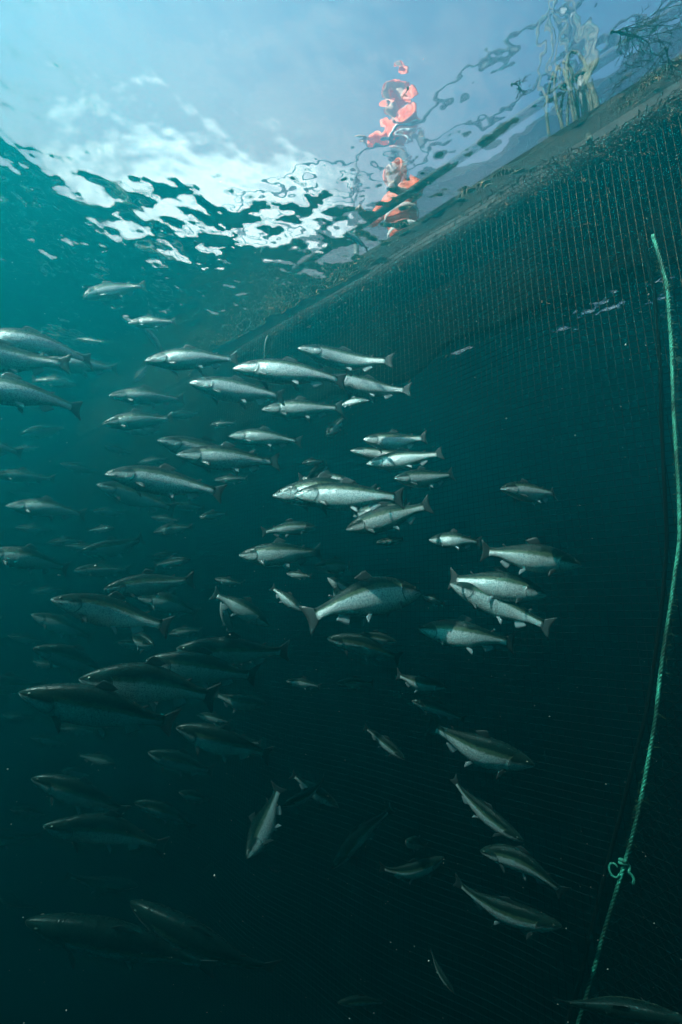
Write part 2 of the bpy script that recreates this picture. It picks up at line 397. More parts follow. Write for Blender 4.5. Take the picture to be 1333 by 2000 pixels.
protos = {}
def fish_proto(lat, ver, sw, mouth=0):
    key = (lat, ver, sw, mouth)
    if key in protos: return protos[key]
    f = bender(lat, ver, sw)
    parts = []
    nr, ns = 54, 26
    V, UVs, F = [], [], []
    for i in range(nr):
        q = i / (nr - 1); s = .905 * (q ** 1.25)
        tp, bt, wd = smoothprof(s, TOP), smoothprof(s, BOT), smoothprof(s, WID)
        for k in range(ns):
            a = 2 * math.pi * k / ns
            ca, sa = math.cos(a), math.sin(a)
            y = wd * math.copysign(abs(ca) ** .9, ca); z = (tp if sa > 0 else bt) * sa
            # gill cover stands a little proud of the body; mouth crease
            vv = (sa + 1) / 2; gs = .222 - (vv - .47) ** 2 * .32
            if .1 < vv < .85 and s > gs - .1:
                y *= 1 + .07 * max(0, 1 - abs(s - (gs - .012)) / .05) - (.06 if gs < s < gs + .03 else 0)
            my = vv - (.44 - 1.6 * s)
            if s < .1 and abs(my) < .05: y *= .86
            V.append(f((s, y, z))); UVs.append((s, vv))
    for i in range(nr - 1):
        for k in range(ns):
            k2 = (k + 1) % ns; F.append((i * ns + k, i * ns + k2, (i + 1) * ns + k2, (i + 1) * ns + k))
    F.append(tuple(range(ns - 1, -1, -1))); F.append(tuple((nr - 1) * ns + k for k in range(ns)))
    # flip so the normals face outwards
    F = [tuple(reversed(q)) for q in F]
    parts.append(('body', V, F, UVs, SKIN))
    def fin(name, root, tip, th, mat, side=None):
        v, fc, uv = fin_mesh(root, tip, th, side=side); parts.append((name, [f(p) for p in v], fc, uv, mat))
    # tail fin
    k = 13; root, tip = [], []
    for i in range(k):
        a = -1 + 2 * i / (k - 1)
        root.append((.885 + .008 * abs(a), 0, a * .037)); tip.append((.972 + .028 * abs(a) ** 1.5 - .012 * max(0, abs(a) - .85) / .15, 0, a * (.108 + .006 * (1 - abs(a)))))
    fin('tail_fin', root, tip, .0045, FIN_D)
    # dorsal, adipose, anal (median fins)
    def median(name, s0, s1, h, sweep, up, mat, k=8, back=.35):
        root, tip = [], []
        for i in range(k):
            q = i / (k - 1); s = s0 + (s1 - s0) * q
            z = (smoothprof(s, TOP) if up else -smoothprof(s, BOT)); sg = 1 if up else -1
            hh = h * (1 - (1 - back) * q) * min(1, .25 + q * 5)
            root.append((s, 0, z - sg * .008)); tip.append((s + sweep * min(1, .3 + q * 3), 0, z + sg * hh))
        fin(name, root, tip, .0035, mat)
    median('dorsal_fin', .40, .51, .062, .045, True, FIN_D)
    median('adipose_fin', .735, .752, .024, .028, True, FIN_D, k=5, back=.8)
    median('anal_fin', .665, .745, .066, .04, False, FIN_L)
    # paired fins
    for sg in (1, -1):
        for name, s0, ln, wdt, yy, zz, out, mat in (('pectoral_fin', .235, .115, .04, .045, -.62, .5, FIN_D), ('pelvic_fin', .52, .08, .036, .026, -.93, .25, FIN_L)):
            base = Vector((s0, sg * (smoothprof(s0, WID) * (.72 if name[1] == 'e' and zz > -.7 else .45)), zz * smoothprof(s0, BOT)))
            d = Vector((.75, sg * out, -.55)).normalized(); w = Vector((.55, 0, .5)).normalized()
            root, tip = [], []
            for i in range(7):
                q = i / 6
                root.append(base + w * (q - .5) * wdt * .5 - d * .008)
                tip.append(base + w * (q - .4) * wdt + d * ln * (1 - .45 * q ** 1.5))
            fin(name, root, tip, .0028, mat, side=d.cross(w).normalized())
        # eye
        s0 = .066; c = Vector((s0, sg * smoothprof(s0, WID) * .80, smoothprof(s0, TOP) * .42)); r = .0125
        ev, ef = [], []
        for i in range(7):
            ph = math.pi * .5 * i / 6
            for q in range(12):
                a = 2 * math.pi * q / 12
                ev.append(f(c + Vector((r * math.sin(ph) * math.cos(a) if i else 0, sg * r * .62 * math.cos(ph), r * math.sin(ph) * math.sin(a) if i else 0))))
        for i in range(6):
            for q in range(12):
                q2 = (q + 1) % 12; fc = (i * 12 + q, (i + 1) * 12 + q, (i + 1) * 12 + q2, i * 12 + q2); ef.append(fc if sg > 0 else tuple(reversed(fc)))
        parts.append(('eye', ev, ef, [(0, 0)] * len(ev), 'EYE'))
    meshes = []
    for name, v, fc, uv, mat in parts:
        me = bpy.data.meshes.new(name)
        me.from_pydata([tuple(p) for p in v], [], fc)
        me.polygons.foreach_set('use_smooth', [True] * len(me.polygons))
        ul = me.uv_layers.new(name='UVMap'); idx = np.zeros(len(me.loops), dtype=np.int32); me.loops.foreach_get('vertex_index', idx)
        ul.data.foreach_set('uv', np.asarray(uv, dtype=np.float32)[idx].ravel())
        if mat == 'EYE':
            me.materials.append(EYE); me.materials.append(IRIS)
            me.polygons.foreach_set('material_index', [0 if i < 36 else 1 for i in range(len(me.polygons))])
        else: me.materials.append(mat)
        if name == 'body': me.validate()
        me.update(); meshes.append((name, me))
    protos[key] = meshes; return meshes

def solve(hx, hy, tx, ty, yaw, L):
    dh, dt = pix(hx, hy), pix(tx, ty); sy = math.sin(R(yaw)) * L
    lo, hi = .3, 60          # snout at d - sy/2, tail tip at d + sy/2
    for _ in range(60):
        d = (lo + hi) / 2
        if (dh * (d - sy / 2) - dt * (d + sy / 2)).length > L: hi = d
        else: lo = d
    return CAM + dh * (d - sy / 2), CAM + dt * (d + sy / 2), d

def place_fish(hx, hy, tx, ty, yaw=0, lat=0, ver=0, sw=0, L=.6, roll=0, label=None, group='salmon of the school in the pen', name='salmon', cat='salmon'):
    """put the snout and the tail tip on their lines of sight; yaw > 0 turns the tail away"""
    L *= .9
    for _ in range(30):     # younger, smaller fish where the net leaves less room
        Ph, Pt, d = solve(hx, hy, tx, ty, yaw, L)
        if D0 - max(Ph.dot(NW), Pt.dot(NW)) > .16 and max(Ph.z, Pt.z) < -.2: break
        L *= .96
    X = (Pt - Ph).normalized(); Z = (Vector((0, 0, 1)) - X * X.z).normalized()
    if hx > tx: roll = -roll
    Z = Matrix.Rotation(R(roll), 3, X) @ Z; Y = Z.cross(X)
    M = Matrix((X, Y, Z)).transposed().to_4x4(); M.translation = Ph
    root = empty(name); g = rnd.uniform(.98, 1.22); root.matrix_world = M @ Matrix.Diagonal((L, L * rnd.uniform(.95, 1.05) * g, L * g, 1))
    tag(root, label, cat, group)
    for nm, me in fish_proto(lat, ver, sw):
        o = bpy.data.objects.new(nm, me); C.objects.link(o); o.parent = root
    return root

#FISHLIST
FISH = [
 # hx, hy, tx, ty, yaw, lat, ver, sw, L, roll, label
 (162,584,288,560, 15,.3,-.7,0,.60,0,'bright silver salmon arching alone just below the waves, highest of the school'),
 (250,632,346,628, 0,.1,-.1,0,.60,0,'hazy pale salmon just below the lone highest arching one'),
 (284,642,320,694, 45,.2,0,0,.60,0,'small dark hazy salmon pointing upward between the pale upper fish'),
 (524,655,514,702, 50,0,0,0,.55,0,'tiny dim salmon rising steeply at the end of the shaded net'),
 (582,680,772,704, 0,.1,-.1,0,.60,6,'bright silver salmon in front of the shaded net, uppermost of the middle row'),
 (283,705,468,700, 5,.1,-.1,.1,.60,6,'silver salmon with dark dorsal fin following right behind the big spotted one'),
 (455,720,678,748, 0,.15,-.1,0,.62,8,'large spotted blue silver salmon overlapping the gleaming one behind its tail'),
 (640,736,806,760, 0,0,0,0,.60,6,'gleaming white salmon half hidden behind the dark tail of a spotted one'),
 (370,748,558,778, 5,.1,0,0,.60,8,'bright white sided salmon under the large spotted blue silver one'),
 (213,772,362,780, 5,.1,0,0,.60,6,'silver salmon swimming level under the one with the raised dark dorsal fin'),
 (200,828,342,816, 0,.2,-.1,0,.60,0,'teal tinted salmon with raised tail, two below the dorsal finned silver one'),
 (512,800,672,796, 0,.1,0,0,.60,0,'dim silver salmon below the dark tails of two bright fish'),
 (-130,672,142,712, 0,.1,-.2,0,.62,6,'large salmon cut by the picture edge with dark ragged tail, upper of two'),
 (-70,660,182,708, 10,.1,-.1,0,.66,4,'salmon largely hidden behind the large dark tailed one at the picture edge'),
 (80,705,232,722, 0,.1,0,0,.60,0,'salmon with white tail stalk poking out past two dark tails'),
 (-135,752,162,804, 0,.15,-.15,0,.62,6,'large spotted salmon cut by the picture edge, below the dark tailed pair'),
 (50,672,86,645, 30,0,0,0,.60,0,'tiny hazy salmon tail tilted up above the cut off large fish'),
 (308,860,498,896, 0,.15,-.15,0,.60,4,'green backed salmon with spotted back above a bright tailed neighbour'),
 (345,888,549,902, 5,.1,0,0,.62,0,'salmon with bright silvery tail stalk beneath the green backed one'),
 (447,852,592,864, 0,.1,-.1,0,.60,0,'dim grey green salmon just above the bright tail stalk'),
 (638,852,674,812, 40,0,0,0,.55,0,'thin far salmon slanting upward below the dim silver one'),
 (710,858,836,854, 0,.1,.1,0,.60,0,'dark backed salmon with red gill opening, top of the group by the net'),
 (685,880,800,886, 0,0,0,0,.64,0,'hazy salmon peeking out behind the one with the red gill'),
 (716,906,868,884, 0,.1,.1,0,.60,0,'salmon with white lit breast in the middle of the group by the net'),
 (770,934,888,926, 25,.3,.2,0,.62,0,'short looking white bellied salmon turning away, lowest of the group by the net'),
 (533,968,740,966, 10,.1,0,0,.64,6,'salmon whose head pokes out ahead of the brightest fish'),
 (574,967,792,974, 0,.05,0,0,.58,14,'brightest salmon with gleaming white flank in the middle of the school'),
 (688,940,582,934, 0,.1,-.2,0,.66,0,'shadowy dark salmon heading for the net above the brightest fish'),
 (676,1034,844,984, 0,.1,0,.1,.60,0,'silver salmon slanting nose down below the brightest fish'),
 (690,1008,800,985, 5,.1,0,0,.66,0,'shadowy salmon mostly hidden behind the nose down silver one'),
 (978,955,1086,966, 52,.7,0,0,.62,0,'lone short looking salmon with white belly curling tail away before the net'),
 (205,926,440,966, 0,.2,-.35,0,.62,0,'large dark green salmon with arched back and curled tail, battered gill cover'),
 (190,946,345,996, 0,.1,-.1,0,.64,0,'dim salmon swimming under the large arched dark green one'),
 (12,988,170,1006, 0,.2,-.15,0,.60,0,'dark green salmon with dark tail and white pelvic fin, left of the arched one'),
 (-15,926,110,936, 0,.1,-.1,0,.60,0,'hazy green salmon touching the picture edge above the dark tailed green one'),
 (-110,858,46,888, 0,.1,-.1,0,.60,0,'dark salmon of which only the shadowy tail enters the picture'),
 (-120,1050,12,1046, 0,.1,0,0,.60,0,'salmon showing just a dark tail tip at the picture edge'),
 (-30,1078,136,1112, 0,.2,-.1,0,.60,0,'dark murky salmon with broad shadowy tail under the white pelvic finned one'),
 (158,1076,282,1050, 10,.5,.4,0,.60,0,'hazy curled salmon bending its tail upward in the murk'),
 (145,1114,256,1112, 0,.1,0,0,.60,0,'small teal salmon level in the murk, below the curled one'),
 (203,1150,382,1132, 0,.1,0,0,.60,8,'salmon with a glinting white stripe along its tail stalk'),
 (270,1168,388,1200, 5,.2,-.4,0,.60,0,'pale nosed arching salmon under the one with the glinting stripe'),
 (100,1170,336,1226, 0,.15,-.1,0,.62,0,'olive backed salmon with wide grey tail and three pale lower fins'),
 (62,1200,182,1246, 0,.15,-.15,0,.62,0,'faint salmon with pale forked tail below the olive backed one'),
 (65,1266,212,1326, 0,.1,-.3,0,.60,0,'slim green salmon bending its tail down above the long green striped one'),
 (345,1266,568,1270, 0,.1,.15,0,.62,0,'dark backed salmon with pinkish white belly and pale jaw'),
 (286,1288,505,1318, 0,.1,-.05,0,.60,16,'glittering emerald sided salmon under the pink bellied one'),
 (155,1326,426,1364, 0,.1,-.05,0,.64,20,'long salmon with bright green stripe below the slim bending one'),
 (38,1352,346,1412, 0,.15,-.05,0,.66,20,'longest dark green salmon with broad forked tail, beneath the green striped one'),
 (526,1222,414,1158, 0,.1,-.2,0,.60,0,'teal salmon diving rightward against the flow of the school'),
 (467,1084,630,1078, 5,.1,.15,0,.60,0,'dark backed salmon with white snout below the hazy middle fish'),
 (620,1030,510,1040, 0,.2,-.2,0,.62,0,'hazy salmon facing the net above the white snouted one'),
 (614,1106,684,1106, 48,.2,0,0,.60,0,'small looking salmon turning away with pale jaw, next to the white snouted one'),
 (838,1054,942,1060, 0,.1,0,0,.60,0,'small dim salmon heading left just left of the blue flanked one'),
 (1137,1104,938,1076, 0,-.1,-.1,0,.60,6,'blue flanked salmon heading right with white belly and spotted green back'),
 (1070,1163,876,1130, 0,-.1,-.1,0,.60,0,'green backed salmon with white belly right beneath the blue flanked one'),
 (880,1140,1082,1228, 0,.15,-.05,0,.62,-6,'large dark salmon slanting nose up with a broad tail, crossing the green backed one'),
 (822,1158,594,1214, -22,-.3,-.35,0,.70,-10,'big near salmon seen from behind with wide tail and glittering back'),
 (672,1172,655,1150, 76,.2,0,0,.60,0,'salmon facing the viewer head on above the glittering back'),
 (640,1246,786,1286, 0,.1,-.25,0,.60,0,'olive salmon with white fins under the big near tail'),
 (776,1254,688,1242, 0,.1,0,0,.60,0,'small salmon heading right between the big near one and the olive one'),
 (818,1228,1008,1256, 0,.15,-.15,0,.60,0,'olive green salmon with speckled back below the large dark slanting one'),
 (824,1162,872,1182, 30,.1,0,0,.60,0,'small dark salmon just ahead of the big near one'),
 (590,1192,530,1146, 20,.1,0,0,.60,0,'shadowy salmon diving above the wide tail of the big near one'),
 (640,1128,722,1184, 10,.1,0,0,.66,0,'shadowy slanting salmon behind the head on one'),
 (873,1342,774,1316, 0,-.1,-.1,0,.60,0,'dark salmon with pale lit belly line heading right below the olive green one'),
 (658,1334,732,1334, 10,.1,.1,0,.60,0,'faint salmon with lit belly below the white finned olive one'),
 (805,1368,912,1406, 5,.1,0,0,.60,0,'dim salmon nose up just above the long olive one heading down'),
 (1045,1494,834,1416, 0,-.15,.25,0,.62,6,'long olive backed salmon heading down right with white lower jaw'),
 (1024,1642,884,1516, 5,-.3,.55,0,.62,6,'green salmon heading down right with its tail swept up, white fin at its side'),
 (938,1662,1106,1748, 0,.2,-1.0,0,.60,0,'slim dark salmon strongly arched, between two stout ones heading right'),
 (1098,1808,886,1716, 6,-.3,.35,0,.64,4,'lowest stout salmon with olive gold side and white lips'),
 (868,1674,740,1692, 0,-.2,.4,0,.60,0,'dark salmon with lit belly heading right above the dark depths'),
 (793,1642,832,1654, 62,.2,0,0,.60,0,'small glittering green salmon head just above the lit belly one'),
 (648,1696,768,1576, 0,.15,0,0,.62,0,'dim dark salmon diving steeply down left'),
 (482,1676,546,1532, 38,-.4,.3,0,.62,-50,'salmon coming down toward the viewer with both pale fins spread'),
 (662,1576,568,1512, 5,-.1,.15,0,.60,0,'dark salmon heading down right with bright jaw, beside the one coming down'),
 (552,1574,634,1516, 20,.2,0,0,.60,0,'salmon partly hidden behind the bright jawed one with small pale tail'),
 (345,1420,532,1478, 0,.1,.1,0,.60,0,'teal salmon with sparkling flank just right of the longest dark green one'),
 (290,1468,420,1504, 0,.1,.1,0,.60,0,'dim salmon just below the sparkling teal one, with white breast fin'),
 (350,1546,414,1562, 20,.1,0,0,.60,0,'short pale salmon glimpse below the dim white breast finned one'),
 (523,1376,418,1354, 0,-.1,0,0,.60,0,'faint salmon heading right in the gap past the green striped one'),
 (62,1520,248,1590, 0,.15,-.35,0,.62,20,'dark arched salmon with faint green back in the lower left murk'),
 (262,1568,380,1620, 0,.15,-.6,0,.60,20,'short arched salmon tailing off right of the faint green backed one'),
 (85,1612,328,1656, 0,.1,.1,0,.64,0,'nearly black salmon with pale chin line under the faint green backed one'),
 (270,1730,125,1712, 0,-.1,.35,0,.60,0,'almost invisible curved salmon with two pale fins near the bottom left'),
 (-20,1716,76,1772, 5,.1,-.2,0,.62,0,'almost invisible salmon slipping out at the dark lower left edge'),
 (255,1760,546,1886, 0,.1,-.1,0,.66,20,'long black salmon with olive back and pale tail near the bottom'),
 (50,1798,426,1896, 0,.1,.25,0,.68,10,'lowest and longest near black salmon with faint pale chin'),
 (392,1706,432,1678, 30,.1,0,0,.60,0,'small dim salmon left of the one coming down'),
 (524,1692,563,1690, 40,.1,0,0,.60,0,'tiny salmon glimpse under the one coming down'),
 (888,1940,840,1852, 15,.1,0,0,.62,0,'black salmon diving out of sight left of the rope end'),
 (1345,1992,1080,1950, 0,-.1,.1,0,.66,48,'black salmon leaving through the bottom right corner'),
 (660,1958,756,1958, 5,.1,0,0,.62,0,'faint salmon at the very bottom in the black water'),
 (792,1484,710,1420, 10,.1,0,0,.64,0,'shadowy salmon diving right in the empty dark middle'),
 (722,782,660,794, 20,.1,0,0,.60,0,'hazy salmon angled up behind the dark tails beside the gleaming white one'),
 (262,746,288,712, 35,.1,0,0,.60,0,'hazy salmon rising steeply between two level silver ones'),
 (150,752,62,742, 5,.1,0,0,.64,0,'hazy salmon below the white tail stalk, facing the net'),
 (300,560+700,256,1234, 70,.1,0,0,.60,0,'shadowy salmon seen almost end on above the emerald sided one'),
 (432,1176,458,1246, 15,.1,0,0,.60,0,'shadowy salmon hanging nose up behind the teal diver'),
 (-60,1332,92,1338, 0,.1,-.1,0,.62,0,'black salmon entering at the edge above the longest dark green one'),
 (-70,1636,88,1628, 0,.1,-.1,0,.62,0,'black salmon at the edge above the nearly black pale chinned one'),
 (-90,1196,14,1206, 0,.1,-.1,0,.62,0,'salmon showing only a pale tail at the edge beside the faint forked tail'),
 (600,940,640,908, 60,0,0,0,.60,0,'shadowy salmon turning away above the brightest one'),
]
for i, (hx, hy, tx, ty, yaw, lat, ver, sw, L, roll, lab) in enumerate(FISH):
    tilt = -abs(roll) * .8 - 2 + rnd.uniform(-13, 2) if hy < 1010 else roll if roll < -30 else (max(roll, 18) + rnd.uniform(0, 12) if hy > 1240 else roll + rnd.uniform(-5, 8))
    lat = round(lat + rnd.choice((-.45, -.3, -.1, .1, .3, .45)), 2); sw = rnd.choice((0, .2, -.2, .35))
    if hy > 1690 and hx < 600: L *= 1.5; tilt = 42
    place_fish(hx, hy, tx, ty, yaw, lat, ver, sw, L, tilt, lab)
# the far side of the school, faint in the haze
FAR = [(40,850,132,832,'faint salmon between the large spotted edge fish and the dark tail at the edge'),
 (118,905,196,922,'faint salmon ahead of the snout of the large arched green one'),
 (205,870,262,884,'faint dark salmon midway between the raised tailed teal one and the arched green one'),
 (182,998,246,1002,'faint salmon right behind the tail of the green one with white pelvic fin'),
 (252,846,318,838,'faint salmon tucked in front of the green backed spotted one'),
 (150,662,205,668,'faint salmon in open teal water above the white tail stalk'),
 (90,1062,168,1056,'faint salmon in the murk just left of the curled one'),
 (300,1040,378,1030,'faint salmon in the gap under the curled tail of the arched green one'),
 (372,1092,300,1104,'faint salmon heading right, between the curled one and the white snouted one'),
 (60,1158,128,1150,'faint salmon in the murk just above the olive backed one'),
 (420,938,486,934,'faint salmon between the arched green one and the one leading the brightest'),
 (330,812,392,806,'faint salmon between the raised tailed teal one and the dim silver one'),
 (385,1396,452,1412,'faint salmon just below the long green striped tail'),
 (120,1300,60,1290,'faint salmon heading right under the slim bending green one'),
 (226,1490,150,1474,'faint salmon heading right below the longest dark green one'),
 (60,1440,138,1456,'faint salmon under the chin of the longest dark green one'),
 (195,1070,120,1064,'faint salmon nose to nose with the curled one'),
 (20,790,96,780,'faint salmon behind the back of the large spotted edge fish'),
 (440,1440,512,1452,'faint salmon just above the back of the sparkling teal one'),
 (20,1580,96,1592,'nearly black salmon left of the one with the pale chin line'),
 (390,1010,446,1002,'faint salmon in open dark water right of the arched green one, lower'),
 (560,1120,610,1126,'faint salmon in the gap between the white snouted one and the big near tail'),
 (735,1060,790,1052,'faint salmon in open water below the nose down silver one'),
 (120,1505,180,1516,'nearly black salmon just above the faint green backed arched one'),
 (300,1085,350,1079,'faint small salmon right of the curled tail in the murk'),
 (345,985,400,992,'faint salmon right below the tail of the arched green one'),
 (590,905,634,902,'faint salmon right of the bright tail stalk, above the brightest fish'),
 (22,880,82,872,'faint salmon just over the hazy green one at the picture edge'),
 (225,1030,170,1036,'faint salmon heading right above the curled one'),
 (410,830,462,826,'faint salmon over the snout of the dim grey green one'),
 (30,1010+20,105,1036,'faint salmon below the green one with white pelvic fin'),
 (250,1200,312,1216,'faint salmon crossing behind the tail of the olive backed one'),
 (15,1240,88,1252,'faint salmon in the murk under the faint forked tail, touching the edge'),
 (330,1238,396,1232,'faint salmon just above the back of the pink bellied one'),
 (420,1130,476,1140,'faint salmon between the glinting stripe and the white snouted one'),
 (296,1010,352,1016,'faint salmon below the dim one that swims under the arched green one'),
 (5,1395,70,1400,'faint salmon ahead of the longest dark green one at the edge'),
 (110,1420,190,1430,'faint salmon right beneath the belly of the longest dark green one'),
 (560,1330,628,1342,'faint salmon in the dark centre below the tail of the pink bellied one'),
 (20,1140,70,1132,'faint salmon near the edge above the faint forked tail'),
 (170,1180,236,1172,'faint salmon above the middle of the olive backed one'),
 (450,1290,520,1280,'faint salmon under the tail stalk of the pink bellied one'),
 (20,960,84,966,'faint salmon between the hazy green edge one and the dark tailed green one'),
 (270,905,330,896,'faint salmon just above the arched back of the green one'),
 (230,1254,290,1262,'faint salmon ahead of the jaw of the pink bellied one')]
for a, b, c, d, lab in FAR:
    place_fish(a, b, c, d, rnd.uniform(-15, 25), rnd.choice((-.2, .1, .2)), rnd.choice((-.2, 0, .1)), 0, .6, 0, lab)
place_fish(675, 452, 719, 488, 10, .2, -.1, 0, .24, 0, 'small dark fish swimming right under the bright rippled surface', group='small stray fish', name='small_fish', cat='fish')

# ------------------------------------------------------------------ the pen: net wall, ropes
def rope_u(z):
    return float(np.interp(z, [-6.5, -4.15, -3.87, -3.45, -3.03, -2.61, -2.28, -1.94, -1.46, -1.09, -.82, 0.2],
                           [-1.7, -.72, -.625, -.482, -.35, -.252, -.184, -.146, -.092, -.08, -.10, -.2]))
def net_d(u, z):
    """distance of the net wall from the camera axis: slack cloth with folds"""
    d = D0 + .030 * math.sin(u * 2.1 + z * .6) + .018 * math.sin(u * 5.3 - z * 1.7) + .012 * math.sin(z * 4.1 + u)
    k = u - rope_u(z)
    w_ = math.exp(-(k / .3) ** 2); d = d * (1 - w_) + (D0 + .035) * w_        # held by the rope
    if k > .05: d -= min(.35, .25 * (k - .05)) * min(1, max(0, (-z) / 2.5))
    d += .10 * max(0, -z - 3.2) ** 1.2 * 0
    return d
def net_point(u, z): return wall(u, net_d(u, z), z)

pen = empty('pen_net', wall(-2, D0, 0)); tag(pen, 'tall knotted mesh net wall of a fish pen hanging down from the walkway', 'net')
def local(o, root):
    o.parent = root; o.matrix_parent_inverse = Matrix.Translation(root.location).inverted()

def net_material():
    m, t, o = new_mat('netting_twine')
    g = N(t, 'ShaderNodeTexCoord'); s = N(t, 'ShaderNodeSeparateXYZ'); t.links.new(g.outputs['Object'], s.inputs[0])
    nn = N(t, 'ShaderNodeTexNoise', Scale=2.2, Detail=5); t.links.new(g.outputs['Object'], nn.inputs['Vector'])
    n2 = N(t, 'ShaderNodeTexNoise', Scale=60, Detail=3); t.links.new(g.outputs['Object'], n2.inputs['Vector'])
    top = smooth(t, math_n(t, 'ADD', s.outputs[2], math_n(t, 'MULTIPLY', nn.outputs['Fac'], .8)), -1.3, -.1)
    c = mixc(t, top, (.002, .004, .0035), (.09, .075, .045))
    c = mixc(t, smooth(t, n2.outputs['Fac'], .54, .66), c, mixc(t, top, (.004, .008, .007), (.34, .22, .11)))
    p = N(t, 'ShaderNodeBsdfPrincipled', Roughness=.9); t.links.new(c, p.inputs['Base Color']); p.inputs['Specular IOR Level'].default_value = .1
    t.links.new(p.outputs[0], o.inputs[0]); return m
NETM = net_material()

def build_netting(u0, u1, z0, z1, cell, thick, fn, name, diamond=False, smin=0):
    nu, nz_ = int((u1 - u0) / cell), int((z1 - z0) / cell)
    V, F = [], []
    for j in range(nz_ + 1):
        for i in range(nu + 1):
            u, z = u0 + i * cell, z0 + j * cell
            V.append(fn(u, z))
    w = nu + 1
    for j in range(nz_):
        for i in range(nu):
            F.append((j * w + i, j * w + i + 1, (j + 1) * w + i + 1, (j + 1) * w + i))
    me = bpy.data.meshes.new(name); me.from_pydata([tuple(v) for v in V], [], F); me.materials.append(NETM)
    o = bpy.data.objects.new(name, me); C.objects.link(o)
    md = o.modifiers.new('twine', 'WIREFRAME'); md.thickness = thick * 1.35; md.use_even_offset = False; md.use_boundary = True
    local(o, pen); return o
CELL = .034
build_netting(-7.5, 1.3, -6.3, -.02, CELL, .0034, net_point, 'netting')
# inner second layer right of the rope, diamonds
def diag_point(a, b):
    # a,b rotated grid coordinates
    u = (a - b) * .7071 - .5; z = (a + b) * .7071 - 4.2
    return u, z
def build_diamond():
    cell = .034; V = {}; F = []; L_ = []
    def vid(i, j):
        if (i, j) not in V:
            u, z = diag_point(i * cell, j * cell)
            V[(i, j)] = len(L_); L_.append(wall(u, net_d(u, z) - .03 - .12 * min(1, max(0, u - rope_u(z))), z))
        return V[(i, j)]
    for i in range(-70, 90):
        for j in range(-70, 90):
            u, z = diag_point((i + .5) * cell, (j + .5) * cell)
            if z > -2.7 or z < -6.2 or u < rope_u(z) + .01 or u > 1.2: continue
            F.append((vid(i, j), vid(i + 1, j), vid(i + 1, j + 1), vid(i, j + 1)))
    me = bpy.data.meshes.new('netting_panel'); me.from_pydata([tuple(v) for v in L_], [], F); me.materials.append(NETM)
    o = bpy.data.objects.new('netting_panel', me); C.objects.link(o); o['label'] = 'diamond hung netting panel beyond the rope'
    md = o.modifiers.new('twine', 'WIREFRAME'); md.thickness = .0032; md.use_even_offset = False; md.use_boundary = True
    local(o, pen)
build_diamond()

# seam: dark bolt rope and the bright green laid rope lashed to it
zs = [-.80 - .15 * i for i in range(37)]
catz = [-.75 - .05 * i for i in range(110)]
dark_rope = simple('tarred_rope', (.0015, .003, .003), .95, col2=(.004, .007, .006), spec=.05, scale=30, bump=.004)
V, F = tube_data([wall(rope_u(z) - .045 - .01 * math.sin(z * 3), D0 + .01, z) for z in catz], .0085, 10)
o = mesh_obj('seam_rope', V, F, dark_rope); local(o, pen)
grn = simple('green_rope', (.006, .06, .04), .6, col2=(.10, .62, .42), scale=5, bump=.002)
t_ = grn.node_tree; gx = N(t_, 'ShaderNodeTexCoord'); gn = N(t_, 'ShaderNodeTexNoise', Scale=70, Detail=3); t_.links.new(gx.outputs['Object'], gn.inputs['Vector'])
pb = [n for n in t_.nodes if n.type == 'BSDF_PRINCIPLED'][0]; src = pb.inputs['Base Color'].links[0].from_socket
t_.links.new(mixc(t_, smooth(t_, gn.outputs['Fac'], .50, .68), src, (.02, .05, .03)), pb.inputs['Base Color'])
V, F = rope_data(catmull([wall(rope_u(z) + .008 * math.sin(z * 5), D0 - .01, z) for z in zs[:28]], 6), .0078, .055)
gr = mesh_obj('green_rope', V, F, grn); local(gr, pen); gr['label'] = 'bright green laid rope running down the net seam'
# knots with loose tails on the green rope
for z in (-3.62,):
    c = wall(rope_u(z), D0 - .015, z)
    pts = []
    for k in range(26):
        a = k / 25 * math.pi * 4.2; r = .012 + .003 * math.sin(a * 2.3)
        pts.append(c + UW * r * math.cos(a) + NW * r * math.sin(a) + Vector((0, 0, .022 * (k / 25 - .5))))
    tail = pts[-1]; rr = random.Random(int(z * 100))
    for k in range(6): tail = tail + Vector((rr.uniform(-.012, .012), rr.uniform(-.012, .004), -.014)); pts.append(tail)
    V, F = tube_data(catmull(pts, 3), .0055, 6)
    kn = mesh_obj('rope_knot', V, F, grn); local(kn, gr); 
for z, sgn in ((-3.66, 1),):
    c = wall(rope_u(z) - sgn * .024, D0 - .02, z)
    pts = [c + UW * .018 * math.cos(a) + Vector((0, 0, .026 * math.sin(a))) for a in [k / 20 * math.pi * 1.7 + .6 for k in range(21)]]
    V, F = tube_data(pts, .004, 6); kn = mesh_obj('rope_loop', V, F, grn); local(kn, gr)

